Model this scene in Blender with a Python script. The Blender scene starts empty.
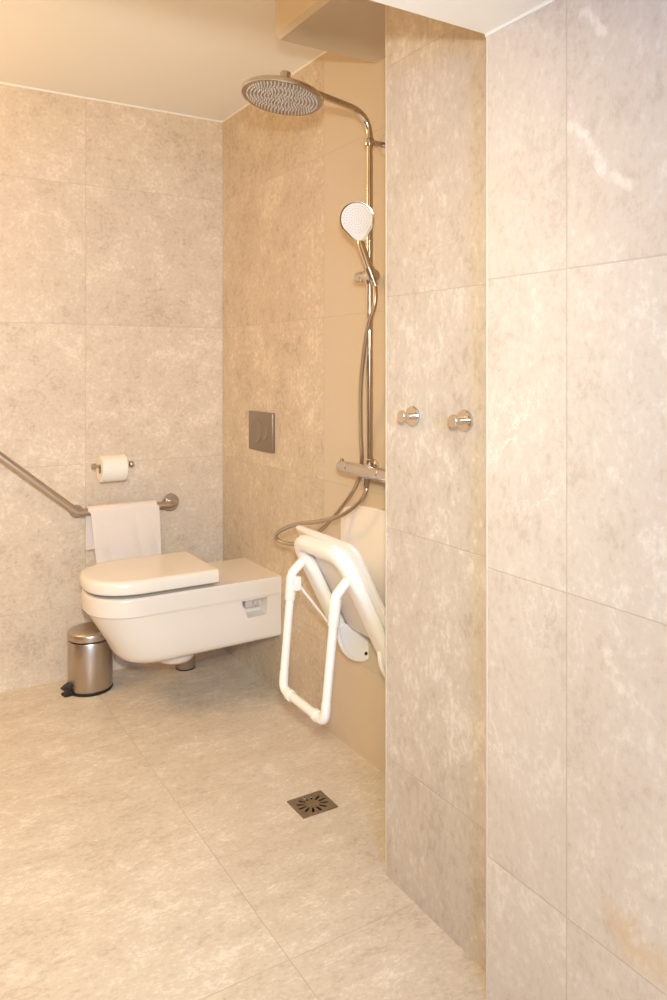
import bpy, bmesh, math, random
from mathutils import Vector, Matrix
random.seed(4)
SC = bpy.context.scene
COL = SC.collection

# ------------------------------------------------------------------ camera
F_PX, HORIZON, YAW = 775.12, 366.45, 0.5459
CAM = Vector((-1.4545, -3.4025, 1.33))
cd = bpy.data.cameras.new('camera')
cam = bpy.data.objects.new('camera', cd); COL.objects.link(cam)
cam.location = CAM
cam.rotation_euler = (math.pi / 2, 0, -YAW)
cd.sensor_fit = 'HORIZONTAL'; cd.sensor_width = 36.0
cd.lens = F_PX * 36.0 / 667.0
cd.shift_y = -(500 - HORIZON) / 667.0
cd.clip_start = 0.02
SC.camera = cam

# ------------------------------------------------------------------ world, lights, exposure
W = bpy.data.worlds.new('world'); SC.world = W; W.use_nodes = True
W.node_tree.nodes['Background'].inputs[0].default_value = (1.0, 0.85, 0.7, 1)
W.node_tree.nodes['Background'].inputs[1].default_value = 0.0
SC.view_settings.view_transform = 'Standard'
SC.view_settings.look = 'None'
SC.view_settings.gamma = 1.0
SC.view_settings.use_curve_mapping = False
SC.view_settings.exposure = 0.0


def lamp(name, kind, loc, power, color, size=0.1, aim=None, spread=None):
    l = bpy.data.lights.new(name, kind)
    l.energy = power; l.color = color
    if kind == 'AREA':
        l.shape = 'DISK'; l.size = size
        if spread: l.spread = spread
    else:
        l.shadow_soft_size = size
    o = bpy.data.objects.new(name, l); COL.objects.link(o); o.location = loc
    if aim:
        o.rotation_euler = (Vector(aim) - Vector(loc)).to_track_quat('-Z', 'Y').to_euler()
    return o


# the photographer's flash a hand above the lens, the room's warm wall lamp, plus two added fills, one in the corridor and a bluish one behind
fl_ = lamp('flash', 'SPOT', (-1.47, -3.44, 1.56), 201.0, (0.99, 1.0, 0.88), 0.045, aim=(-1.25, 0, 1.35))
fl_.data.spot_size = math.radians(110); fl_.data.spot_blend = 1.0
lamp('wall_lamp', 'POINT', (-2.2, -0.45, 2.1), 38.5, (1.0, 0.585, 0.165), 0.22)
lamp('corridor_fill', 'AREA', (-1.9, -3.7, 2.01), 51.0, (1.0, 0.90, 0.53), 0.6, aim=(-1.9, -3.7, 0))  # added fill that brightens the low-ceiling end, no fitting modelled
lamp('rear_fill', 'AREA', (-1.6, -4.6, 1.6), 48.0, (0.14, 0.43, 1.0), 0.8, aim=(-1.2, 0, 1.3))  # unseen bluish fill added behind the camera, the rear wall has no window

# ------------------------------------------------------------------ key planes (metres)
H, HLOW = 2.488, 2.0225          # high ceiling, low ceiling
PX, DX = -0.285, -0.342          # pillar face, right wall face
PY0, PY1 = -1.741, -2.186        # pillar from / to, low ceiling begins at PY1
XL, YR = -2.75, -4.7             # unseen left wall and rear wall
ROWS = 0.3107                    # height of the lowest tile joint, then every 0.6


# ------------------------------------------------------------------ materials
def new_mat(name):
    m = bpy.data.materials.new(name); m.use_nodes = True
    nt = m.node_tree
    return m, nt, nt.nodes['Principled BSDF']


def simple(name, color, rough=0.5, metal=0.0, noise=0.0, nscale=40, bump=0.0, spec=None, coat=0.0):
    m, nt, b = new_mat(name)
    b.inputs['Base Color'].default_value = (*color, 1)
    b.inputs['Roughness'].default_value = rough
    b.inputs['Metallic'].default_value = metal
    if spec is not None: b.inputs['Specular IOR Level'].default_value = spec
    if coat: b.inputs['Coat Weight'].default_value = coat; b.inputs['Coat Roughness'].default_value = 0.05
    tc = nt.nodes.new('ShaderNodeTexCoord')
    nz = nt.nodes.new('ShaderNodeTexNoise'); nz.inputs['Scale'].default_value = nscale
    nz.inputs['Detail'].default_value = 4
    nt.links.new(tc.outputs['Object'], nz.inputs['Vector'])
    if noise:
        mx = nt.nodes.new('ShaderNodeMix'); mx.data_type = 'RGBA'
        mx.inputs['A'].default_value = (*[c * (1 - noise) for c in color], 1)
        mx.inputs['B'].default_value = (*[min(1, c * (1 + noise)) for c in color], 1)
        nt.links.new(nz.outputs['Fac'], mx.inputs['Factor'])
        nt.links.new(mx.outputs['Result'], b.inputs['Base Color'])
    if bump:
        bp = nt.nodes.new('ShaderNodeBump'); bp.inputs['Strength'].default_value = bump
        bp.inputs['Distance'].default_value = 0.002
        nt.links.new(nz.outputs['Fac'], bp.inputs['Height'])
        nt.links.new(bp.outputs['Normal'], b.inputs['Normal'])
    return m


class NG:
    """tiny helper for math node chains"""
    def __init__(s, nt): s.nt = nt
    def val(s, op, a, b=None, c=None, clamp=False):
        n = s.nt.nodes.new('ShaderNodeMath'); n.operation = op; n.use_clamp = clamp
        for i, x in enumerate((a, b, c)):
            if x is None: continue
            if isinstance(x, (int, float)): n.inputs[i].default_value = x
            else: s.nt.links.new(x, n.inputs[i])
        return n.outputs[0]
    def noise(s, vec, scale, detail=5, rough=0.6, dist=0.0):
        n = s.nt.nodes.new('ShaderNodeTexNoise'); n.inputs['Scale'].default_value = scale
        n.inputs['Detail'].default_value = detail; n.inputs['Roughness'].default_value = rough
        n.inputs['Distortion'].default_value = dist
        s.nt.links.new(vec, n.inputs['Vector']); return n.outputs['Fac']
    def ramp(s, x, lo, hi):
        n = s.nt.nodes.new('ShaderNodeMapRange'); n.interpolation_type = 'SMOOTHSTEP'
        s.nt.links.new(x, n.inputs['Value'])
        n.inputs['From Min'].default_value = lo; n.inputs['From Max'].default_value = hi
        return n.outputs['Result']
    def mix(s, fac, a, b):
        n = s.nt.nodes.new('ShaderNodeMix'); n.data_type = 'RGBA'
        if isinstance(fac, (int, float)): n.inputs['Factor'].default_value = fac
        else: s.nt.links.new(fac, n.inputs['Factor'])
        for nm, x in (('A', a), ('B', b)):
            if isinstance(x, tuple): n.inputs[nm].default_value = (*x, 1)
            else: s.nt.links.new(x, n.inputs[nm])
        return n.outputs['Result']


def tile_mat(name, u, v, ulines, vlines, base, light, dark, plain_from=None, stain=None, veins=None,
             rough=0.38, grout=(0.50, 0.42, 0.34), stretch=1.0, seed=0.0, vein=0.5, gw=0.0011, contrast=1.0):
    """Mottled stone tile. u, v: axis letters of the surface; ulines/vlines: (offset, size) of the joints."""
    m, nt, b = new_mat(name); g = NG(nt)
    tc = nt.nodes.new('ShaderNodeTexCoord')
    sp = nt.nodes.new('ShaderNodeSeparateXYZ'); nt.links.new(tc.outputs['Object'], sp.inputs[0])
    U, V = sp.outputs[u], sp.outputs[v]
    def cell(c, off, size):
        q = g.val('DIVIDE', g.val('SUBTRACT', c, off), size)
        idx = g.val('FLOOR', q)
        fr = g.val('SUBTRACT', q, idx)
        d = g.val('MULTIPLY', g.val('MINIMUM', fr, g.val('SUBTRACT', 1.0, fr)), size)
        return idx, d
    ci, du = cell(U, *ulines); cj, dv = cell(V, *vlines)
    d = g.val('MINIMUM', du, dv)
    gm = g.val('SUBTRACT', 1.0, g.ramp(d, gw * 0.6, gw * 1.7))
    # every tile takes its own piece of the pattern
    cx = nt.nodes.new('ShaderNodeCombineXYZ')
    nt.links.new(g.val('ADD', U, g.val('MULTIPLY', ci, 3.71)), cx.inputs[0])
    nt.links.new(g.val('ADD', g.val('MULTIPLY', V, stretch), g.val('MULTIPLY', cj, 5.13)), cx.inputs[1])
    nt.links.new(g.val('ADD', g.val('MULTIPLY', ci, 1.9), g.val('MULTIPLY', cj, 2.7 + seed)), cx.inputs[2])
    P = cx.outputs[0]
    big = g.noise(P, 4.0 + seed * 0.1, 5, 0.6, 0.3)
    mid = g.noise(P, 17.0, 9, 0.74, 0.5)
    fine = g.noise(P, 75.0, 5, 0.7, 0.2)
    k = contrast
    s1 = g.val('ADD', g.val('MULTIPLY', g.val('SUBTRACT', big, 0.5), 1.2 * k), g.val('MULTIPLY', g.val('SUBTRACT', mid, 0.5), 1.5 * k))
    s1 = g.val('ADD', s1, g.val('MULTIPLY', g.val('SUBTRACT', fine, 0.5), 1.5 * k))
    curl = g.noise(P, 34.0, 6, 0.75, 1.4)
    s1 = g.val('ADD', s1, g.val('MULTIPLY', g.val('SUBTRACT', curl, 0.5), 1.05 * k))
    s1 = g.val('ADD', s1, 0.5)
    c = g.mix(g.ramp(s1, 0.50, 1.0), base, light)
    c = g.mix(g.val('MULTIPLY', g.val('SUBTRACT', 1.0, g.ramp(s1, 0.02, 0.48)), 0.85), c, dark)
    # pale crystalline veins
    vn = g.noise(P, 5.0, 7, 0.70, 0.5)
    vr = g.val('SUBTRACT', 1.0, g.ramp(g.val('ABSOLUTE', g.val('SUBTRACT', vn, 0.5)), 0.0, 0.014))
    vr = g.val('MULTIPLY', vr, g.ramp(g.noise(P, 3.1, 2, 0.5, 0.0), 0.52, 0.70))
    c = g.mix(g.val('MULTIPLY', vr, vein), c, tuple(min(1, x * 1.15) for x in light))
    # dark flecks
    fl = g.ramp(g.noise(P, 34.0, 4, 0.6, 0.6), 0.57, 0.70)
    c = g.mix(g.val('MULTIPLY', fl, 0.25), c, tuple(x * y for x, y in zip(dark, (0.95, 0.90, 0.84))))
    # small shift from tile to tile
    wn = nt.nodes.new('ShaderNodeTexWhiteNoise'); wn.noise_dimensions = '2D'
    c2 = nt.nodes.new('ShaderNodeCombineXYZ'); nt.links.new(ci, c2.inputs[0]); nt.links.new(cj, c2.inputs[1])
    nt.links.new(c2.outputs[0], wn.inputs['Vector'])
    c = g.mix(g.val('MULTIPLY', wn.outputs['Value'], 0.16), c, dark)
    if stain:
        for (su, sv, ru, rv) in stain:
            a = g.val('DIVIDE', g.val('SUBTRACT', U, su), ru); e = g.val('DIVIDE', g.val('SUBTRACT', V, sv), rv)
            r = g.val('SQRT', g.val('ADD', g.val('MULTIPLY', a, a), g.val('MULTIPLY', e, e)))
            r = g.val('ADD', r, g.val('MULTIPLY', g.val('SUBTRACT', g.noise(P, 18.0, 6, 0.7, 1.0), 0.5), 2.6))
            f = g.val('MULTIPLY', g.val('SUBTRACT', 1.0, g.ramp(r, 0.15, 1.0)), 0.36)
            c = g.mix(f, c, (0.62, 0.40, 0.16))
    for (u0, v0, u1, v1, wd) in (veins or []):
        # one pale vein along a line, frayed by noise
        L2 = (u1 - u0) ** 2 + (v1 - v0) ** 2
        wu = g.val('ADD', U, g.val('MULTIPLY', g.val('SUBTRACT', g.noise(P, 24.0, 7, 0.78, 0.8), 0.5), 0.085))
        a = g.val('SUBTRACT', wu, u0); e = g.val('SUBTRACT', V, v0)
        t = g.val('DIVIDE', g.val('ADD', g.val('MULTIPLY', a, u1 - u0), g.val('MULTIPLY', e, v1 - v0)), L2, clamp=True)
        ex = g.val('SUBTRACT', a, g.val('MULTIPLY', t, u1 - u0)); ey = g.val('SUBTRACT', e, g.val('MULTIPLY', t, v1 - v0))
        r = g.val('SQRT', g.val('ADD', g.val('MULTIPLY', ex, ex), g.val('MULTIPLY', ey, ey)))
        f = g.val('MULTIPLY', g.val('SUBTRACT', 1.0, g.ramp(r, wd * 0.1, wd)), g.val('MULTIPLY', g.ramp(g.noise(P, 42.0, 4, 0.7, 0.0), 0.30, 0.62), 0.62))
        c = g.mix(f, c, tuple(min(1, x * 1.12) for x in light))
    rgh = g.val('ADD', rough, g.val('MULTIPLY', mid, 0.12))
    if plain_from is not None:
        # beyond this joint the tiles are the plain polished ones
        pm = g.val('LESS_THAN', U, plain_from)
        pc = g.mix(g.val('MULTIPLY', g.noise(P, 30.0, 3, 0.5, 0.0), 0.10), base, light)
        c = g.mix(pm, c, pc)
    c = g.mix(g.val('MULTIPLY', gm, 0.55), c, grout)
    nt.links.new(c, b.inputs['Base Color'])
    nt.links.new(rgh, b.inputs['Roughness'])
    b.inputs['Specular IOR Level'].default_value = 0.35
    bp = nt.nodes.new('ShaderNodeBump'); bp.inputs['Strength'].default_value = 0.5; bp.inputs['Distance'].default_value = 0.0015
    nt.links.new(g.val('ADD', g.val('MULTIPLY', gm, -1.0), g.val('MULTIPLY', fine, 0.12)), bp.inputs['Height'])
    nt.links.new(bp.outputs['Normal'], b.inputs['Normal'])
    return m


TB, TL, TD = (0.62, 0.535, 0.44), (0.80, 0.73, 0.65), (0.47, 0.385, 0.30)
M = {}
M['tile_back'] = tile_mat('beige_stone_tile_back', 'X', 'Z', (-0.635, 0.635), (ROWS, 0.6), (0.71, 0.58, 0.44), (0.86, 0.735, 0.585), (0.54, 0.42, 0.31), seed=0.2, contrast=0.95)
TBW, TLW, TDW = (0.62, 0.51, 0.38), (0.79, 0.68, 0.53), (0.46, 0.36, 0.255)
M['tile_shower'] = tile_mat('beige_stone_tile_shower', 'Y', 'Z', (-0.941, 1.2), (ROWS, 0.6), TBW, TLW, TDW, plain_from=-0.941, seed=1.1, stretch=0.8)
M['tile_pillar'] = tile_mat('beige_stone_tile_pillar', 'Y', 'Z', (-1.741, 1.2), (ROWS, 0.6), (0.575, 0.505, 0.435), (0.72, 0.66, 0.60), (0.45, 0.375, 0.305), seed=2.3, stretch=0.6, vein=0.25)
M['tile_right'] = tile_mat('beige_stone_tile_right', 'Y', 'Z', (-2.401, 0.6), (ROWS, 0.6), (0.66, 0.59, 0.52), (0.77, 0.715, 0.655), (0.55, 0.465, 0.395), seed=3.4, stretch=0.7, vein=0.7,
                           stain=[(-2.52, 0.36, 0.05, 0.07), (-2.585, 0.35, 0.07, 0.05)], contrast=0.95,
                           veins=[(-2.405, 1.775, -2.446, 1.746, 0.014), (-2.446, 1.746, -2.482, 1.675, 0.016), (-2.482, 1.675, -2.54, 1.636, 0.013), (-2.44, 1.97, -2.49, 1.915, 0.012), (-2.488, 0.83, -2.524, 0.775, 0.014)])
M['wood'] = simple('brown_veneer', (0.20, 0.13, 0.08), 0.5, noise=0.12, nscale=9)
M['tile_floor'] = tile_mat('beige_stone_floor_tile', 'X', 'Y', (-0.636, 1.2), (-1.866, 1.2), (0.67, 0.585, 0.48), (0.84, 0.77, 0.68), (0.52, 0.43, 0.335),
                           seed=5.2, rough=0.34, stretch=1.7, vein=0.35)
M['ceiling'] = simple('matt_ceiling_paint', (0.89, 0.86, 0.81), 0.9, noise=0.02, nscale=3)
M['box'] = simple('tan_box_tone', (0.66, 0.57, 0.45), 0.85, noise=0.02, nscale=3)  # box set darker and tanner than the ceiling
M['caulk'] = simple('white_joint_strip', (0.88, 0.84, 0.79), 0.6, noise=0.03)
M['edge'] = simple('pale_tile_edge_strip', (0.68, 0.60, 0.51), 0.4, noise=0.04)
M['chrome'] = simple('polished_chrome', (0.68, 0.63, 0.58), 0.13, 1.0, noise=0.02)
M['steel'] = simple('brushed_steel', (0.54, 0.47, 0.40), 0.33, 1.0, noise=0.06, nscale=120)
M['dark_steel'] = simple('dull_dark_steel', (0.33, 0.27, 0.21), 0.36, 0.85, noise=0.06, nscale=150)
M['drain'] = simple('worn_drain_steel', (0.34, 0.28, 0.21), 0.42, 0.9, noise=0.1, nscale=90)
M['face'] = simple('shower_face_metal', (0.40, 0.30, 0.22), 0.3, 0.8, noise=0.03)
M['rubber'] = simple('pale_grey_silicone', (0.55, 0.48, 0.40), 0.5, noise=0.04)
M['porcelain'] = simple('white_glazed_ceramic', (0.80, 0.73, 0.65), 0.12, noise=0.015, nscale=4, coat=0.4)
M['lidplastic'] = simple('white_gloss_plastic', (0.82, 0.76, 0.68), 0.2, noise=0.015, nscale=6)
M['shade'] = simple('grey_rubber_pad', (0.20, 0.17, 0.14), 0.6, noise=0.05)
M['white'] = simple('white_coated_tube', (0.89, 0.85, 0.79), 0.3, noise=0.015, nscale=12)
M['whitepl'] = simple('white_moulded_plastic', (0.88, 0.83, 0.78), 0.38, noise=0.02, nscale=10)
M['sprayface'] = simple('white_spray_face_plastic', (0.76, 0.71, 0.67), 0.45, noise=0.02)
M['black'] = simple('black_plastic', (0.015, 0.014, 0.013), 0.4, noise=0.1)
M['paper'] = simple('white_tissue_paper', (0.86, 0.80, 0.70), 0.95, noise=0.04, nscale=90, bump=0.3)
M['card'] = simple('grey_brown_cardboard', (0.36, 0.27, 0.18), 0.9, noise=0.1)
M['towel'] = simple('white_terry_cloth', (0.80, 0.70, 0.62), 0.98, noise=0.05, nscale=220, bump=0.8)
M['fit'] = simple('grey_fixing_plastic', (0.55, 0.50, 0.46), 0.4, noise=0.05)
M['pit'] = simple('dark_drain_shaft', (0.03, 0.025, 0.02), 0.7, noise=0.1)


# ------------------------------------------------------------------ mesh helpers
def obj(name, bm, mat, parent=None, smooth=None, kind=None, extra=None):
    bmesh.ops.recalc_face_normals(bm, faces=bm.faces)
    if smooth is not None:
        for f in bm.faces: f.smooth = True
        for e in bm.edges:
            if len(e.link_faces) == 2 and e.calc_face_angle(0) > math.radians(smooth): e.smooth = False
    me = bpy.data.meshes.new(name); bm.to_mesh(me); bm.free()
    me.materials.append(mat)
    for x in (extra or []): me.materials.append(x)
    o = bpy.data.objects.new(name, me); COL.objects.link(o)
    if parent:
        o.parent = parent; o.matrix_parent_inverse = world_mat(parent).inverted()
    if kind: o['kind'] = kind
    return o


def world_mat(o):
    m = o.matrix_basis.copy()
    if o.parent: m = world_mat(o.parent) @ o.matrix_parent_inverse @ m
    return m


def tag(o, label, cat, group=None):
    o['label'] = label; o['category'] = cat
    if group: o['group'] = group
    return o


def thing(name, label, cat, loc, group=None):
    o = bpy.data.objects.new(name, None); COL.objects.link(o); o.location = loc
    o.empty_display_size = 0.05
    return tag(o, label, cat, group)


def box(x0, x1, y0, y1, z0, z1, bevel=0.0, seg=3, bm=None):
    b2 = bmesh.new()
    r = bmesh.ops.create_cube(b2, size=1.0)
    for v in r['verts']:
        v.co = Vector(((x0 + x1) / 2 + v.co.x * (x1 - x0), (y0 + y1) / 2 + v.co.y * (y1 - y0), (z0 + z1) / 2 + v.co.z * (z1 - z0)))
    if bevel:
        bmesh.ops.bevel(b2, geom=list(b2.edges), offset=bevel, segments=seg, profile=0.5, affect='EDGES')
    return merge(bm, b2)


def merge(bm, b2):
    if bm is None: return b2
    me = bpy.data.meshes.new('tmp'); b2.to_mesh(me); b2.free(); bm.from_mesh(me); bpy.data.meshes.remove(me)
    return bm


def frame(d):
    d = Vector(d).normalized()
    a = Vector((0, 0, 1)) if abs(d.z) < 0.9 else Vector((1, 0, 0))
    x = a.cross(d).normalized(); y = d.cross(x)
    return x, y, d


def lathe(prof, origin, axis, n=48, bm=None, cap=True):
    """prof: list of (radius, distance along axis)"""
    bm = bm or bmesh.new(); X, Y, D = frame(axis); O = Vector(origin); rings = []
    for r, t in prof:
        if r < 1e-6: rings.append([bm.verts.new(O + D * t)])
        else: rings.append([bm.verts.new(O + D * t + (X * math.cos(2 * math.pi * k / n) + Y * math.sin(2 * math.pi * k / n)) * r) for k in range(n)])
    for a, b in zip(rings, rings[1:]):
        for k in range(n):
            k2 = (k + 1) % n
            if len(a) == 1 and len(b) == 1: continue
            if len(a) == 1: bm.faces.new((a[0], b[k], b[k2]))
            elif len(b) == 1: bm.faces.new((a[k], a[k2], b[0]))
            else: bm.faces.new((a[k], a[k2], b[k2], b[k]))
    if cap:
        for r in (rings[0], rings[-1]):
            if len(r) > 1: bm.faces.new(r)
    return bm


def smooth_path(pts, n=10):
    P = [Vector(p) for p in pts]; out = []
    for i in range(len(P) - 1):
        p0 = P[max(i - 1, 0)]; p1 = P[i]; p2 = P[i + 1]; p3 = P[min(i + 2, len(P) - 1)]
        for k in range(n):
            t = k / n
            out.append(0.5 * ((2 * p1) + (p2 - p0) * t + (2 * p0 - 5 * p1 + 4 * p2 - p3) * t * t + (3 * p1 - p0 - 3 * p2 + p3) * t ** 3))
    out.append(P[-1]); return out


def fillet(pts, rad, n=8):
    P = [Vector(p) for p in pts]; out = [P[0]]
    for i in range(1, len(P) - 1):
        a = (P[i - 1] - P[i]); b = (P[i + 1] - P[i]); la, lb = a.length, b.length
        a.normalize(); b.normalize()
        th = a.angle(b)
        t = min(rad / math.tan(th / 2), la * 0.49, lb * 0.49)
        s, e = P[i] + a * t, P[i] + b * t
        for k in range(n + 1):
            u = k / n
            out.append((1 - u) ** 2 * s + 2 * u * (1 - u) * (P[i] * 0.92 + (s + e) * 0.04) + u * u * e)
    out.append(P[-1]); return out


def tube(path, r, n=16, bm=None, cap=True, rfun=None):
    bm = bm or bmesh.new(); P = [Vector(p) for p in path]; rings = []
    T = []
    for i in range(len(P)):
        a = P[max(i - 1, 0)]; b = P[min(i + 1, len(P) - 1)]; T.append((b - a).normalized())
    X, Y, _ = frame(T[0])
    for i, p in enumerate(P):
        X = (X - T[i] * X.dot(T[i])).normalized(); Y = T[i].cross(X)
        rr = rfun(i / (len(P) - 1)) if rfun else r
        rings.append([bm.verts.new(p + (X * math.cos(2 * math.pi * k / n) + Y * math.sin(2 * math.pi * k / n)) * rr) for k in range(n)])
    for a, b in zip(rings, rings[1:]):
        for k in range(n):
            k2 = (k + 1) % n; bm.faces.new((a[k], a[k2], b[k2], b[k]))
    if cap: bm.faces.new(rings[0]); bm.faces.new(rings[-1])
    return bm


def loft(rings, bm=None, cap=True, closed=True):
    bm = bm or bmesh.new()
    R = [[bm.verts.new(p) for p in r] for r in rings]
    for a, b in zip(R, R[1:]):
        n = len(a)
        for k in range(n if closed else n - 1):
            k2 = (k + 1) % n; bm.faces.new((a[k], a[k2], b[k2], b[k]))
    if cap: bm.faces.new(R[0]); bm.faces.new(R[-1])
    return bm


def boolean(target, cutter_bm, op='DIFFERENCE'):
    cutter = obj('cutter', cutter_bm, M['white'])
    md = target.modifiers.new('b', 'BOOLEAN'); md.operation = op; md.object = cutter; md.solver = 'EXACT'
    bpy.context.view_layer.update()
    dg = bpy.context.evaluated_depsgraph_get()
    me = bpy.data.meshes.new_from_object(target.evaluated_get(dg))
    target.modifiers.clear()
    old = target.data; target.data = me; bpy.data.meshes.remove(old)
    cm = cutter.data; bpy.data.objects.remove(cutter); bpy.data.meshes.remove(cm)


# ------------------------------------------------------------------ the setting
T = 0.12
def struct(name, bm, mat): return obj(name, bm, mat, kind='structure')

fl = struct('floor', box(XL - T, T, YR - T, T, -0.15, 0.0), M['tile_floor'])
boolean(fl, box(-0.338, -0.238, -1.400, -1.316, -0.06, 0.02))     # the drain's shaft
struct('wall_back', box(XL - T, T, 0.0, T, 0.0, H + 0.1), M['tile_back'])
struct('wall_shower', box(0.0, T, YR - T, 0.0, 0.0, H + 0.1), M['tile_shower'])
struct('wall_pillar', box(PX, 0.0, PY1 - 0.02, PY0, 0.0, H), M['tile_pillar'])
struct('wall_right', box(DX, 0.0, YR, PY1, 0.0, HLOW), M['tile_right'])
struct('wall_left', box(XL - T, XL, YR - T, 0.0, 0.0, H + 0.1), M['wood'])
struct('wall_rear', box(XL, 0.0, YR - T, YR, 0.0, H + 0.1), M['wood'])
struct('ceiling', box(XL, 0.0, PY1, 0.0, H, H + 0.1), M['ceiling'])
struct('ceiling_low', box(XL, 0.0, YR, PY1, HLOW, H + 0.1), M['ceiling'])
# dropped box under the ceiling above the shower, its lower edge chamfered
BX, BZ, BY = -0.372, 2.335, -1.278
ch = 0.014
prof = [(0.0, BZ), (BX + ch, BZ), (BX, BZ + ch), (BX, H), (0.0, H)]
struct('trim_1', loft([[Vector((x, BY, z)) for x, z in prof], [Vector((x, PY0, z)) for x, z in prof]]), M['box'])
# pale joint strips and tile edges
struct('trim_2', box(XL, -0.004, -0.004, 0.0, H - 0.007, H), M['caulk'])
struct('trim_3', box(-0.004, 0.0, BY, -0.004, H - 0.006, H), M['caulk'])
struct('trim_4', box(DX - 0.004, DX, YR, PY1, HLOW - 0.006, HLOW), M['caulk'])
struct('trim_5', box(PX - 0.0008, PX + 0.003, PY0 - 0.003, PY0 + 0.0008, 0.0, H), M['edge'])
struct('trim_6', box(DX - 0.001, DX + 0.003, PY1 - 0.0035, PY1 + 0.001, 0.0, HLOW), M['edge'])

# ------------------------------------------------------------------ toilet
CY = -0.42
def dring(L, w, z, back=0.0, n=56, ex=2.5, nose=0.20, zslope=0.0, wb=None):
    """D outline: straight sides from the wall (x=back), rounded nose at x=-L; wb: half width at the back"""
    pts = []; xc = -(L - nose)
    wb = w if wb is None else wb
    m = 10
    for k in range(m): pts.append((back + (xc - back) * k / m, -(wb + (w - wb) * k / m)))
    for k in range(n + 1):
        a = -math.pi / 2 + math.pi * k / n
        c, s = math.cos(a), math.sin(a)
        pts.append((xc - nose * abs(c) ** (2 / ex), math.copysign(abs(s) ** (2 / ex), s) * w))
    for k in range(1, m + 1): pts.append((xc + (back - xc) * k / m, (w + (wb - w) * k / m)))
    return [Vector((x, CY + y, z + zslope * x)) for x, y in pts]

toilet = thing('toilet', 'white wall-hung toilet with closed lid mounted under the steel flush plate', 'toilet', (-0.35, CY, 0.19))
lv = [(0.478, 0.728, 0.166, 0.172), (0.4775, 0.736, 0.175, 0.178), (0.473, 0.741, 0.179, 0.1795), (0.465, 0.743, 0.18, 0.18), (0.415, 0.742, 0.18, 0.18),
      (0.410, 0.741, 0.1795, 0.1795), (0.405, 0.733, 0.1745, 0.177), (0.400, 0.730, 0.1735, 0.1765), (0.350, 0.700, 0.171, 0.176), (0.295, 0.664, 0.166, 0.176)]
rings = [dring(L, w, z, wb=wb) for z, L, w, wb in lv]
for z, L, w, wb, sl in ((0.250, 0.640, 0.160, 0.175, 0.01), (0.240, 0.622, 0.152, 0.174, 0.03), (0.235, 0.602, 0.140, 0.170, 0.045), (0.232, 0.575, 0.122, 0.160, 0.055), (0.231, 0.54, 0.10, 0.145, 0.06)):
    rings.append(dring(L, w, z, wb=wb, zslope=sl))
bowl = obj('bowl', loft(rings), M['porcelain'], toilet, smooth=40)
# pocket with the fixing on the side towards the room
pk = loft([[Vector((x, -0.63, z)) for x, z in ((-0.180, 0.401), (-0.054, 0.403), (-0.058, 0.325), (-0.150, 0.322))],
           [Vector((x, -0.55, z)) for x, z in ((-0.168, 0.398), (-0.070, 0.400), (-0.072, 0.342), (-0.140, 0.339))]])
boolean(bowl, pk)
bk = box(-0.150, -0.088, -0.580, -0.548, 0.364, 0.397, 0.004)
lathe([(0.009, 0), (0.009, 0.012), (0.006, 0.014), (0, 0.014)], (-0.112, -0.580, 0.383), (0, -1, 0), 16, bk)
obj('fixing_bracket', bk, M['fit'], toilet, smooth=35)['label'] = 'grey fixing bracket in the side pocket'
tr = lathe([(0.0, -0.045), (0.045, -0.042), (0.07, -0.03), (0.08, -0.012), (0.082, 0.03), (0.07, 0.06)], (-0.385, CY, 0.195), (0, 0, 1), 40)
obj('trapway', tr, M['porcelain'], toilet, smooth=40)
LR = [(0.494, 0.735, 0.172), (0.492, 0.742, 0.178), (0.4945, 0.748, 0.1825), (0.500, 0.75, 0.184), (0.524, 0.750, 0.184), (0.536, 0.746, 0.181), (0.5415, 0.738, 0.175), (0.5425, 0.725, 0.165)]
obj('seat_ring', loft([dring(0.665, 0.125, 0.479, -0.310), dring(0.665, 0.125, 0.4935, -0.310)]), M['lidplastic'], toilet, smooth=40)
lid = obj('lid', loft([dring(L, w, z, -0.274 - (0.004 if i in (0, 7) else 0), ex=2.45) for i, (z, L, w) in enumerate(LR)]), M['lidplastic'], toilet, smooth=50)
hb0 = box(-0.274, -0.250, CY - 0.11, CY - 0.06, 0.4785, 0.510, 0.006); hb = box(-0.274, -0.250, CY + 0.06, CY + 0.11, 0.4785, 0.510, 0.006)
obj('hinge', hb0, M['lidplastic'], toilet, smooth=40); obj('hinge', hb, M['lidplastic'], toilet, smooth=40)

# ------------------------------------------------------------------ brush holder behind the toilet
bh = thing('toilet_brush_holder', 'small brushed steel cylinder standing on the floor under the toilet', 'brush holder', (-0.235, -0.135, 0))
obj('body', lathe([(0.0, 0.004), (0.042, 0.004), (0.044, 0.008), (0.044, 0.26), (0.042, 0.262), (0.0, 0.262)], (-0.235, -0.135, 0), (0, 0, 1), 40), M['steel'], bh, smooth=40)
obj('base_ring', lathe([(0.0, 0.0), (0.043, 0.0), (0.043, 0.005), (0.0, 0.005)], (-0.235, -0.135, 0), (0, 0, 1), 40), M['black'], bh, smooth=40)['label'] = 'black base ring'
obj('brush_handle', lathe([(0.0, 0.26), (0.008, 0.26), (0.008, 0.35), (0.011, 0.355), (0.011, 0.372), (0.0, 0.374)], (-0.235, -0.135, 0), (0, 0, 1), 20), M['steel'], bh, smooth=40)

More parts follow.
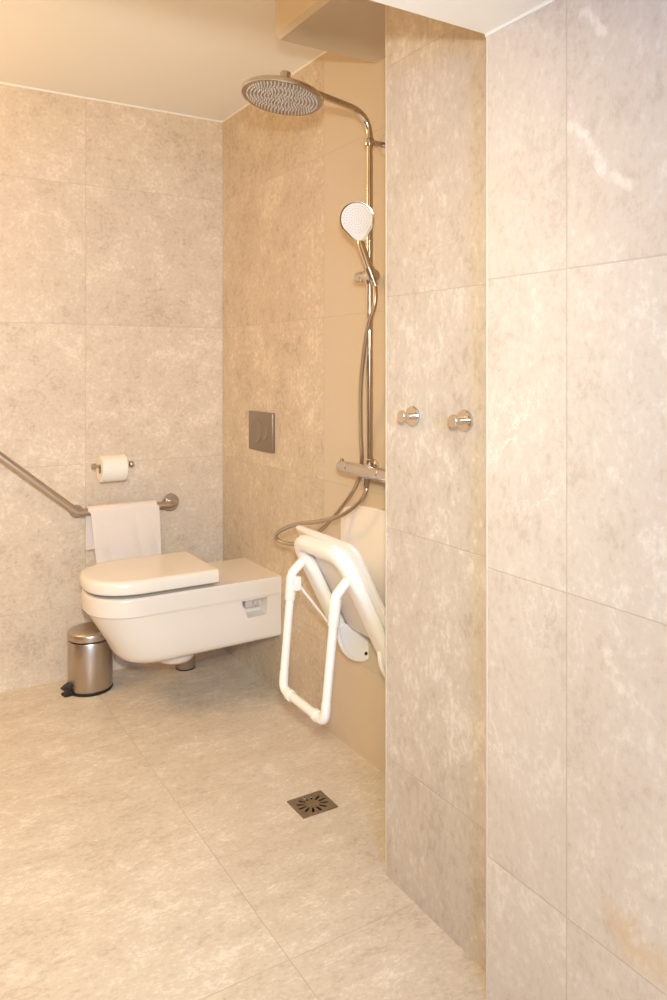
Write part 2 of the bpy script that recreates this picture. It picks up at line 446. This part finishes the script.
# ------------------------------------------------------------------ pedal bin
bx, by = -0.650, -0.140
pb = thing('pedal_bin', 'round brushed steel pedal bin on the floor left of the toilet', 'bin', (bx, by, 0))
obj('body', lathe([(0.0, 0.010), (0.087, 0.010), (0.089, 0.014), (0.089, 0.205), (0.087, 0.209), (0.0, 0.209)], (bx, by, 0), (0, 0, 1), 64), M['steel'], pb, smooth=40)
obj('base_ring', lathe([(0.0, 0.0), (0.089, 0.0), (0.091, 0.003), (0.091, 0.010), (0.0, 0.010)], (bx, by, 0), (0, 0, 1), 64), M['black'], pb, smooth=40)['label'] = 'black plastic base ring'
obj('lid', lathe([(0.0, 0.213), (0.083, 0.213), (0.090, 0.216), (0.091, 0.222), (0.091, 0.238), (0.088, 0.244), (0.075, 0.250), (0.05, 0.2545), (0.0, 0.257)], (bx, by, 0), (0, 0, 1), 64), M['steel'], pb, smooth=40)
pd = Vector((-0.97, -0.22, 0)).normalized(); pn = Vector((-pd.y, pd.x, 0))
def wedge(a, b, w0, w1, z0, z1, h0, h1):
    c = Vector((bx, by, 0)); r = []
    for t, w, z, h in ((a, w0, z0, h0), ((a + b) / 2, (w0 + w1) * 0.55, (z0 + z1) / 2, (h0 + h1) / 2), (b, w1, z1, h1)):
        r.append([c + pd * t + pn * s * w / 2 + Vector((0, 0, z + q * h)) for s, q in ((-1, 0), (1, 0), (1, 1), (-1, 1))])
    bm = loft(r); bmesh.ops.bevel(bm, geom=list(bm.edges), offset=0.002, segments=2, affect='EDGES'); return bm
pe = obj('pedal', wedge(0.078, 0.122, 0.046, 0.030, 0.030, 0.026, 0.018, 0.006), M['black'], pb, smooth=40); pe['label'] = 'black plastic pedal'
obj('pedal_foot', wedge(0.080, 0.118, 0.050, 0.036, 0.0, 0.0, 0.012, 0.008), M['black'], pb, smooth=40)['label'] = 'black plastic foot under the pedal'
c0 = Vector((bx, by, 0.020)) + pd * 0.088
obj('pedal_rod', tube([c0, c0 + pd * 0.022 + Vector((0, 0, 0.004))], 0.003, 10), M['steel'], pb, smooth=40)

# ------------------------------------------------------------------ grab rail and towel
gr = thing('grab_rail', 'brushed steel angled grab rail on the back wall behind the toilet', 'grab rail', (-0.26, 0, 0.715))
RB = -0.085
rp = fillet([(-0.258, -0.004, 0.712), (-0.258, RB, 0.716), (-0.687, RB, 0.719), (-1.33, RB, 1.262), (-1.33, -0.004, 1.262)], 0.05, 10)
obj('rail', tube(rp, 0.0165, 24), M['steel'], gr, smooth=40)
fp = [(0.0, 0), (0.040, 0.0), (0.040, 0.005), (0.036, 0.008), (0.017, 0.009)]
obj('wall_flange', lathe(fp, (-0.258, 0, 0.712), (0, -1, 0)), M['steel'], gr, smooth=30)
obj('wall_flange', lathe(fp, (-1.33, 0, 1.262), (0, -1, 0)), M['steel'], gr, smooth=30)
obj('wall_flange', lathe([(0, 0), (0.028, 0), (0.028, 0.004), (0.025, 0.006), (0.007, 0.007)], (-0.674, 0, 0.711), (0, -1, 0)), M['steel'], gr, smooth=30)
obj('support_post', tube([(-0.674, -0.004, 0.711), (-0.674, RB + 0.010, 0.724)], 0.007, 14), M['steel'], gr, smooth=40)

def towel_mesh():
    x0, x1 = -0.640, -0.346
    nx = 44; rr = 0.0245
    prof = []
    zb, zf = 0.556, 0.452
    for k in range(12): prof.append((RB + rr, zb + (0.719 - zb) * k / 12))
    for k in range(11):
        a = math.pi * k / 10; prof.append((RB + rr * math.cos(a), 0.719 + rr * math.sin(a) * 1.02))
    for k in range(1, 25): prof.append((RB - rr, 0.719 - (0.719 - zf) * k / 24))
    bm = bmesh.new(); grid = []
    for j, (y, z) in enumerate(prof):
        row = []
        dn = max(0.0, 0.719 - z)
        front = j >= 22
        for i in range(nx + 1):
            t = i / nx
            sh = (0.028 * dn / 0.27) * (1 - t) ** 1.2 if front else -0.010 + 0.0 * dn
            x = x0 + (x1 - x0) * t + sh + (0.010 * (1 if front else 0.4) * dn / 0.27 * t if front else 0)
            wv = (0.004 * math.sin(t * 9 + 0.5) + 0.003 * math.sin(t * 17 + z * 12)) * dn / 0.25
            yy = y + (-abs(wv) - 0.006 * dn / 0.27 if front else wv * 0.5)
            if front and 0.545 < z < 0.556: yy += 0.0025
            if front and 0.520 < z < 0.530: yy += 0.0025
            zz = z + (0.004 * (t - 0.5) if j < 34 else 0.004 * (t - 0.5) + 0.003 * math.sin(t * 5))
            row.append(bm.verts.new((x, yy, zz)))
        grid.append(row)
    for a, b in zip(grid, grid[1:]):
        for i in range(nx): bm.faces.new((a[i], a[i + 1], b[i + 1], b[i]))
    bmesh.ops.recalc_face_normals(bm, faces=bm.faces)
    bmesh.ops.solidify(bm, geom=list(bm.faces), thickness=0.005)
    return bm
tag(obj('towel', towel_mesh(), M['towel'], smooth=60), 'white hand towel folded over the steel grab rail', 'towel')

# ------------------------------------------------------------------ toilet roll and its holder
th = thing('toilet_roll_holder', 'steel toilet roll holder on the back wall above the towel', 'toilet roll holder', (-0.475, 0, 0.91))
hz, hy = 0.907, -0.075
rod = fillet([(-0.476, -0.004, hz), (-0.476, hy, hz), (-0.622, hy, hz)], 0.014, 8)
obj('rod', tube(rod, 0.0065, 16), M['steel'], th, smooth=40)
obj('wall_flange', lathe([(0, 0), (0.022, 0), (0.022, 0.006), (0.019, 0.009), (0.007, 0.010)], (-0.476, 0, hz), (0, -1, 0), 32), M['steel'], th, smooth=30)
obj('end_cap', lathe([(0, 0), (0.011, 0), (0.012, 0.002), (0.012, 0.016), (0.010, 0.018), (0, 0.018)], (-0.610, hy, hz), (-1, 0, 0), 24), M['steel'], th, smooth=30)
obj('end_cap', lathe([(0, 0), (0.011, 0), (0.012, 0.002), (0.012, 0.016), (0.010, 0.018), (0, 0.018)], (-0.466, hy, hz), (1, 0, 0), 24), M['steel'], th, smooth=30)
cz = hz - 0.0125
roll = thing('toilet_roll', 'white toilet roll on the steel holder above the towel', 'toilet roll', (-0.54, hy, cz - 0.057))
obj('paper', lathe([(0.0212, 0.0), (0.056, 0.0), (0.057, 0.001), (0.057, 0.104), (0.056, 0.105), (0.0212, 0.105), (0.0212, 0.0)], (-0.594, hy, cz), (1, 0, 0), 56, cap=False), M['paper'], roll, smooth=40)
obj('cardboard_core', lathe([(0.0196, 0.0), (0.021, 0.0), (0.021, 0.105), (0.0196, 0.105), (0.0196, 0.0)], (-0.594, hy, cz), (1, 0, 0), 40, cap=False), M['card'], roll, smooth=40)['label'] = 'brown cardboard core'

# ------------------------------------------------------------------ flush plate
fpz0, fpz1, fy0, fy1 = 0.972, 1.137, -0.314, -0.543
fpl = thing('flush_plate', 'dark brushed steel dual flush plate on the wall above the toilet', 'flush plate', (0, (fy0 + fy1) / 2, fpz0))
obj('plate', box(-0.013, 0.0, fy1, fy0, fpz0, fpz1, 0.0025), M['dark_steel'], fpl, smooth=40)
for cyy, rr in ((-0.395, 0.052), (-0.468, 0.036)):
    b = lathe([(rr, 0.0), (rr, 0.0012), (rr - 0.0015, 0.0028), (rr * 0.85, 0.0020), (0.0, 0.0008)], (-0.0128, cyy, (fpz0 + fpz1) / 2), (-1, 0, 0), 40)
    obj('flush_button', b, M['dark_steel'], fpl, smooth=25)

# ------------------------------------------------------------------ shower column
SX, SY = -0.065, -1.338
sh = thing('rain_shower', 'chrome rain shower on the smooth tiles beside the pillar', 'shower', (0, SY, 1.0))
TILT = math.radians(9)
RU = Vector((math.sin(TILT), 0, math.cos(TILT))); RA = Vector((-math.cos(TILT), 0, math.sin(TILT)))
TIP = Vector((-0.372, SY, 2.187))
pole = fillet([(SX, SY, 1.018), (SX, SY, TIP.z - math.tan(TILT) * (SX - TIP.x)), TIP + RA * 0.010], 0.085, 14)
obj('riser_pipe', tube(pole, 0.011, 24), M['chrome'], sh, smooth=40)
wb = lathe([(0, 0), (0.033, 0), (0.034, 0.002), (0.034, 0.007), (0.031, 0.010), (0.0095, 0.011), (0.0095, 0.062)], (0, SY, 2.048), (-1, 0, 0), 40)
lathe([(0.0155, -0.012), (0.0165, -0.010), (0.0165, 0.010), (0.0155, 0.012), (0.0, 0.012)], (SX, SY, 2.048), (0, 0, 1), 28, wb)
obj('wall_bracket', wb, M['chrome'], sh, smooth=35)
# overhead rose
HR = 0.125; HC = TIP - RU * 0.056
con = lathe([(0.0, 0.0), (0.016, 0.0), (0.0165, 0.002), (0.0165, 0.054), (0.015, 0.056), (0.0, 0.056)], TIP - RU * 0.030, RU, 28)
rose = obj('overhead_shower', lathe([(0.0, 0.012), (HR - 0.02, 0.010), (HR - 0.003, 0.0), (HR, 0.002), (HR, 0.011), (HR - 0.004, 0.015), (0.10, 0.022), (0.04, 0.034), (0.016, 0.042), (0, 0.042)],
                              HC, RU, 72), M['chrome'], sh, smooth=35)
obj('swivel_joint', con, M['chrome'], rose, smooth=35)
fc = lathe([(0.0, 0.0045), (HR - 0.012, 0.003), (HR - 0.005, 0.0), (HR - 0.004, 0.004), (0.0, 0.009)], HC, RU, 72)
nb = bmesh.new(); RW = RU.cross(Vector((0, 1, 0)))
for k in range(1, 11):
    rr = 0.0106 * k
    n = 6 * k
    for i in range(n):
        a = 2 * math.pi * i / n + k * 0.11
        lathe([(0.0, -0.0040), (0.0014, -0.0040), (0.0022, 0.0045)], HC + RW * (rr * math.cos(a)) + Vector((0, 1, 0)) * (rr * math.sin(a)), RU, 7, nb, cap=False)
nface0 = len(fc.faces)
merge(fc, nb)
fc.faces.ensure_lookup_table()
for f in fc.faces[nface0:]: f.material_index = 1
obj('spray_plate', fc, M['face'], rose, smooth=40, extra=[M['rubber']])
# slider
sl = lathe([(0.0, 0.0), (0.016, 0.0), (0.019, 0.002), (0.019, 0.034), (0.017, 0.036), (0.017, 0.040), (0.019, 0.042), (0.019, 0.096), (0.017, 0.099), (0.0, 0.099)],
           (SX, -1.272, 1.620), (0, -1, 0), 36)
lathe([(0.0, -0.026), (0.0145, -0.026), (0.0155, -0.024), (0.0155, 0.024), (0.0145, 0.026), (0, 0.026)], (SX, SY, 1.620), (0, 0, 1), 28, sl)
HB = Vector((-0.092, -1.396, 1.605)); HT = Vector((-0.121, -1.368, 1.716))
hd = (HT - HB).normalized()
hp = HB + hd * 0.016
lathe([(0.0124, -0.018), (0.0150, -0.018), (0.0175, 0.018), (0.0135, 0.018), (0.0124, -0.018)], hp, hd, 28, sl, cap=False)
obj('slide_holder', sl, M['chrome'], sh, smooth=35)
# thermostat bar
tz = 0.990
tb = lathe([(0.0, 0.0), (0.019, 0.0), (0.0215, 0.003), (0.0215, 0.058), (0.0200, 0.060), (0.0200, 0.062), (0.0220, 0.064), (0.0220, 0.240), (0.0200, 0.242), (0.0200, 0.244), (0.0215, 0.246), (0.0215, 0.305), (0.019, 0.308), (0, 0.308)],
           (SX, -1.163, tz), (0, -1, 0), 40)
therm = obj('thermostat_bar', tb, M['chrome'], sh, smooth=30)
for yy in (-1.266, -1.410):
    obj('escutcheon', lathe([(0, 0), (0.034, 0), (0.034, 0.004), (0.026, 0.012), (0.015, 0.015), (0.015, 0.045)], (0, yy, tz), (-1, 0, 0), 36), M['chrome'], therm, smooth=30)
obj('dial_stop', box(SX - 0.006, SX + 0.006, -1.176, -1.164, tz + 0.019, tz + 0.028, 0.002), M['chrome'], therm, smooth=40)
obj('pipe_union', lathe([(0.0, 0.0), (0.0135, 0.0), (0.0145, 0.002), (0.0145, 0.024), (0.0125, 0.027), (0, 0.027)], (SX, SY, tz + 0.017), (0, 0, 1), 24), M['chrome'], therm, smooth=30)
obj('hose_outlet', lathe([(0.0, 0.0), (0.0115, 0.0), (0.0115, 0.03), (0, 0.03)], (SX, -1.318, tz - 0.044), (0, 0, 1), 20), M['chrome'], therm, smooth=30)

# hand shower
hs = thing('hand_shower', 'white-faced round hand shower in the slider of the chrome rain shower', 'hand shower', HB)
FC = Vector((-0.135, -1.372, 1.790))
fn = Vector((-0.66, -0.70, -0.26)).normalized()
HT = HT - fn * 0.012; upv = (FC - HT); upv = (upv - fn * upv.dot(fn)).normalized(); side = upv.cross(fn)
def face_outline(sc, off, n=56):
    pts = []
    R = 0.0525 * sc
    for k in range(n):
        a = 2 * math.pi * k / n
        x, y = math.sin(a) * R, math.cos(a) * R
        if y < -0.78 * R:                      # drawn out into the neck
            t = (-y / R - 0.78) / 0.22
            x *= (1 - 0.30 * t); y -= 0.019 * t ** 0.6 * sc
        pts.append(FC + side * x + upv * y + fn * off)
    return pts
hh = obj('head', loft([face_outline(0.55, -0.026), face_outline(0.86, -0.022), face_outline(1.0, -0.012), face_outline(1.05, -0.004), face_outline(1.045, 0.001), face_outline(0.97, 0.002)]), M['chrome'], hs, smooth=50)
fb = loft([face_outline(0.955, 0.0), face_outline(0.96, 0.003), face_outline(0.93, 0.0055), face_outline(0.6, 0.0065), face_outline(0.1, 0.0067)])
db = bmesh.new()
for k in range(0, 6):
    rr = 0.0082 * k; n = max(1, 6 * k)
    for i in range(n):
        a = 2 * math.pi * i / n + 0.2 * k
        lathe([(0.0019, 0.0), (0.0016, 0.0014), (0, 0.0014)], FC + side * rr * math.sin(a) + upv * rr * math.cos(a) + fn * 0.0060, fn, 8, db, cap=False)
n0 = len(fb.faces); merge(fb, db); fb.faces.ensure_lookup_table()
for f in fb.faces[n0:]: f.material_index = 1
obj('spray_face', fb, M['sprayface'], hh, smooth=40, extra=[M['fit']])['label'] = 'white spray face with grey nozzles'
NK = FC - upv * 0.058 - fn * 0.015
hpth = smooth_path([HB, HB + (HT - HB) * 0.5, HT, NK, FC - upv * 0.025 - fn * 0.017], 8)
obj('handle', tube(hpth, 0.011, 20, rfun=lambda t: 0.0098 + 0.0022 * math.sin(t * math.pi) + 0.002 * t), M['chrome'], hs, smooth=40)
obj('hose_nut', lathe([(0.0, -0.026), (0.0085, -0.026), (0.0105, -0.004), (0.0105, 0.002), (0, 0.002)], HB, hd, 20), M['chrome'], hs, smooth=40)

# hose
hpts = [HB - hd * 0.02, (-0.093, -1.408, 1.525), (-0.095, -1.368, 1.44), (-0.080, -1.312, 1.286), (-0.045, -1.256, 1.12), (-0.026, -1.233, 1.017), (-0.026, -1.212, 0.950), (-0.045, -1.192, 0.895),
        (-0.075, -1.143, 0.822), (-0.105, -1.080, 0.757), (-0.125, -0.990, 0.704), (-0.145, -0.920, 0.690), (-0.160, -0.878, 0.697), (-0.166, -0.880, 0.718), (-0.162, -0.945, 0.752),
        (-0.150, -1.030, 0.782), (-0.130, -1.126, 0.803), (-0.108, -1.230, 0.838), (-0.084, -1.296, 0.885), (-0.068, -1.320, 0.925), (-0.065, -1.318, 0.945)]
hose_path = smooth_path(hpts, 26)
tag(obj('shower_hose', tube(hose_path, 0.0068, 14, rfun=lambda t: 0.0073 + 0.0004 * math.sin(t * 1600)), M['steel'], smooth=70),
    'flexible metal hose looping from the hand shower behind the shower seat', 'hose')

# ------------------------------------------------------------------ robe hooks
for (yy, lab) in ((-1.862, 'chrome knob hook on the pillar, the one nearer the shower'), (-2.056, 'chrome knob hook on the pillar, the one nearer the right wall')):
    hk = thing('robe_hook', lab, 'hook', (PX, yy, 1.207), 'knob hooks on the pillar')
    obj('wall_plate', lathe([(0, 0), (0.0245, 0), (0.025, 0.001), (0.025, 0.006), (0.0235, 0.0085), (0.0, 0.009)], (PX, yy, 1.207), (-1, 0, 0), 40), M['chrome'], hk, smooth=30)
    obj('stem', lathe([(0, 0.008), (0.0085, 0.008), (0.0085, 0.033), (0, 0.033)], (PX, yy, 1.207), (-1, 0, 0), 28), M['chrome'], hk, smooth=30)
    obj('knob', lathe([(0.0085, 0.031), (0.0142, 0.032), (0.0150, 0.0335), (0.0150, 0.0405), (0.0138, 0.042), (0, 0.042)], (PX, yy, 1.207), (-1, 0, 0), 36), M['chrome'], hk, smooth=30)

# ------------------------------------------------------------------ shower seat
SA = Vector((-0.060, 0, 0.450)); SU = Vector((-0.454, 0, 0.891)).normalized(); SN = Vector((-SU.z, 0, SU.x))   # along the seat, out of its underside
YA, YB, SLN = -1.172, -1.528, 0.406
YC = (YA + YB) / 2
def seat_pt(s, y, n=0.0): return SA + SU * s + SN * n + Vector((0, y, 0))
seat = thing('shower_bench', 'white folding shower seat tilted up with hanging leg frame on shower wall', 'shower seat', (0, YC, 0.40))
def seat_outline(g, n, s0=0.018):
    pts = []; rad = 0.045
    y0, y1, s1 = YA - g, YB + g, SLN - g
    pts.append(seat_pt(s0 + g, y0, n))
    for k in range(11):
        a = math.pi / 2 * k / 10
        pts.append(seat_pt(s1 - rad * 0.35 + rad * 0.35 * math.sin(a), y0 - rad * 0.35 + rad * 0.35 * math.cos(a), n))
    for k in range(11):
        a = math.pi / 2 * k / 10
        pts.append(seat_pt(s1 - rad + rad * math.cos(a), y1 + rad - rad * math.sin(a), n))
    pts.append(seat_pt(s0 + g, y1, n)); return pts
panel = loft([seat_outline(0.010, -0.010), seat_outline(0.002, -0.007), seat_outline(0.0, -0.002), seat_outline(0.0, 0.004), seat_outline(0.004, 0.007)])
sp = obj('seat_panel', panel, M['whitepl'], seat, smooth=45)
RYA, RYB, rn = -1.192, -1.462, 0.023
def frame_mesh():
    """U-shaped moulded rail under the seat: a tube at the front that widens into flat side members"""
    P = [Vector((x, y, 0)) for x, y in ((0.0, RYB), (0.366, RYB), (0.366, RYA), (0.0, RYA))]
    base = fillet(P, 0.055, 12)
    pts = []
    for i, (p, q) in enumerate(zip(base, base[1:])):
        m = max(1, int((q - p).length / 0.02))
        pts += [p.lerp(q, k / m) for k in range(m)]
    pts.append(base[-1])
    rings = []
    for i, p in enumerate(pts):
        t = (pts[min(i + 1, len(pts) - 1)] - pts[max(i - 1, 0)]).normalized(); nrm = Vector((-t.y, t.x, 0))
        f = max(0.0, min(1.0, (p.x - 0.20) / 0.14)); f = f * f * (3 - 2 * f)
        hw = 0.040 * (1 - f) + 0.0255 * f; ht = 0.019 * (1 - f) + 0.0225 * f
        ring = []
        for k in range(24):
            a = 2 * math.pi * k / 24; c, sn = math.cos(a), math.sin(a); ex = 0.72
            o = p + nrm * (hw * math.copysign(abs(c) ** ex, c)); n = rn + ht * math.copysign(abs(sn) ** ex, sn)
            ring.append(seat_pt(o.x, o.y, n))
        rings.append(ring)
    return loft(rings)
obj('seat_frame', frame_mesh(), M['white'], seat, smooth=50)
# stubs and hanging legs
LEGS = ((-1.197, -0.272, 0.652, -0.300), (-1.468, -0.272, 0.645, -0.304))
for (ly, lx, lz, lxb), ry in zip(LEGS, (RYA, RYB)):
    st = fillet([seat_pt(0.300, ry, rn), Vector((lx, ly, lz + 0.012)), Vector((lx - 0.002, ly, lz - 0.030))], 0.020, 6)
    obj('leg_pivot', tube(st, 0.0150, 20), M['white'], seat, smooth=45)
    lg = obj('leg', tube([Vector((lx, ly, lz)), Vector((lxb, ly, 0.345))], 0.0135, 20), M['white'], seat, smooth=45)
    d = (Vector((lxb, ly, 0.345)) - Vector((lx, ly, lz))).normalized()
    obj('sleeve', lathe([(0.0, 0), (0.0165, 0.0), (0.0172, 0.002), (0.0172, 0.075), (0.0162, 0.077), (0.0, 0.077)], Vector((lx, ly, lz + 0.004)), d, 24), M['white'], lg, smooth=40)
    iy = -1.30
    sgn = 1 if iy > ly else -1
    el = fillet([Vector((lxb + 0.0006, ly, 0.353)), Vector((lxb - 0.004, ly, 0.298)), Vector((lxb - 0.004, ly + sgn * 0.060, 0.298))], 0.035, 8)
    obj('elbow', tube(el, 0.0145, 20), M['white'], lg, smooth=45)
xb = -0.307
cb = tube([Vector((xb + 0.001, LEGS[0][0] - 0.045, 0.298)), Vector((xb - 0.001, LEGS[1][0] + 0.045, 0.298))], 0.0135, 20)
for yy in (LEGS[0][0] - 0.042, LEGS[1][0] + 0.042 + 0.020):
    lathe([(0.0, 0), (0.0170, 0), (0.0175, 0.002), (0.0175, 0.018), (0.0170, 0.020), (0, 0.020)], (xb, yy, 0.298), (0, -1, 0), 24, cb)
obj('crossbar', cb, M['white'], seat, smooth=40)
# strut and its clip
cl = box(-0.278, -0.252, -1.226, -1.204, 0.612, 0.656, 0.003)
obj('strut_clip', cl, M['white'], seat, smooth=40)
obj('strut', tube([(-0.258, -1.216, 0.630), (-0.125, -1.216, 0.462)], 0.0042, 10), M['white'], seat, smooth=40)
# wall brackets: quarter-round cheeks
for yy in (-1.228, -1.466):
    pr = [(0.0, 0.345)]
    for k in range(15):
        a = math.pi / 2 * k / 14
        pr.append((-0.012 - 0.104 * math.sin(a), 0.462 - 0.117 * math.cos(a)))
    pr += [(-0.108, 0.474), (-0.090, 0.480), (-0.020, 0.440), (0.0, 0.430)]
    br = loft([[Vector((x, yy + 0.006, z)) for x, z in pr], [Vector((x, yy - 0.006, z)) for x, z in pr]])
    # raised rim along the round edge
    tube([Vector((x + 0.002, yy, z + 0.001)) for x, z in pr[1:16]], 0.008, 10, br)
    b = obj('hinge_bracket', br, M['white'], seat, smooth=40)
    obj('screw_cap', lathe([(0.006, 0), (0.006, 0.002), (0.004, 0.003), (0, 0.003)], (-0.010, yy - 0.006, 0.366), (0, -1, 0), 16), M['black'], b, smooth=30)['label'] = 'black screw cap'
obj('pivot_bar', tube([(-0.050, -1.476, 0.486), (-0.050, -1.190, 0.486)], 0.0095, 18), M['white'], seat, smooth=40)

# backrest on the wall above the seat
def back_outline(x, g):
    y0, y1 = -1.088 - g, -1.552 + g
    pts = []
    for k in range(33):
        t = k / 32; y = y0 + (y1 - y0) * t
        e = min(t, 1 - t) * 0.464
        z = 0.866 - 0.034 * abs(2 * t - 1) ** 2.2 - g
        if e < 0.012: z -= 0.012 - math.sqrt(max(0, 0.012 ** 2 - (0.012 - e) ** 2))
        pts.append(Vector((x, y, z)))
    for k in range(33):
        t = 1 - k / 32; y = y0 + (y1 - y0) * t
        pts.append(Vector((x, y, 0.530 + g + 0.02 * abs(2 * t - 1) ** 4)))
    return pts
tag(obj('backrest', loft([back_outline(0.0, 0.003), back_outline(-0.016, 0.0), back_outline(-0.020, 0.001), back_outline(-0.022, 0.004)]), M['whitepl'], smooth=40),
    'white arched backrest panel on the wall behind the tilted shower seat', 'backrest')

# ------------------------------------------------------------------ floor drain
dx0, dx1, dy0, dy1 = -0.3475, -0.2285, -1.410, -1.306
dcx, dcy = (dx0 + dx1) / 2, (dy0 + dy1) / 2
dr = thing('floor_drain', 'square steel floor drain grate with radial slots in the tiled floor', 'drain', (dcx, dcy, 0))
def grate():
    cu = bpy.data.curves.new('tmp', 'CURVE'); cu.dimensions = '2D'; cu.fill_mode = 'BOTH'; cu.extrude = 0.0015
    def poly(pts):
        s = cu.splines.new('POLY'); s.points.add(len(pts) - 1); s.use_cyclic_u = True
        for p, (x, y) in zip(s.points, pts): p.co = (x, y, 0, 1)
    poly([(dx0, dy0), (dx1, dy0), (dx1, dy1), (dx0, dy1)])
    for k in range(12):
        a = 2 * math.pi * k / 12 + 0.13
        ca, sa = math.cos(a), math.sin(a); pts = []
        for i in range(9):
            t = math.pi / 2 + math.pi * i / 8; pts.append((0.026 + 0.0034 * math.cos(t), 0.0034 * math.sin(t)))
        for i in range(9):
            t = -math.pi / 2 + math.pi * i / 8; pts.append((0.0455 + 0.0042 * math.cos(t), 0.0042 * math.sin(t)))
        poly([(dcx + (ca * r - sa * q), dcy + (sa * r + ca * q) * 0.9) for r, q in pts])
    o = bpy.data.objects.new('tmp', cu); COL.objects.link(o); o.location = (0, 0, 0.0015)
    bpy.context.view_layer.update()
    me = bpy.data.meshes.new_from_object(o.evaluated_get(bpy.context.evaluated_depsgraph_get()))
    bm = bmesh.new(); bm.from_mesh(me); bm.transform(Matrix.Translation((0, 0, 0.0015)))
    bpy.data.objects.remove(o); bpy.data.curves.remove(cu); bpy.data.meshes.remove(me)
    return bm
obj('grate', grate(), M['drain'], dr)
sump = box(-0.336, -0.240, -1.398, -1.318, -0.058, -0.004)
for f in [f for f in sump.faces if f.normal.z > 0.9]: sump.faces.remove(f)
obj('sump', sump, M['pit'], dr)['label'] = 'dark shaft below the slots'
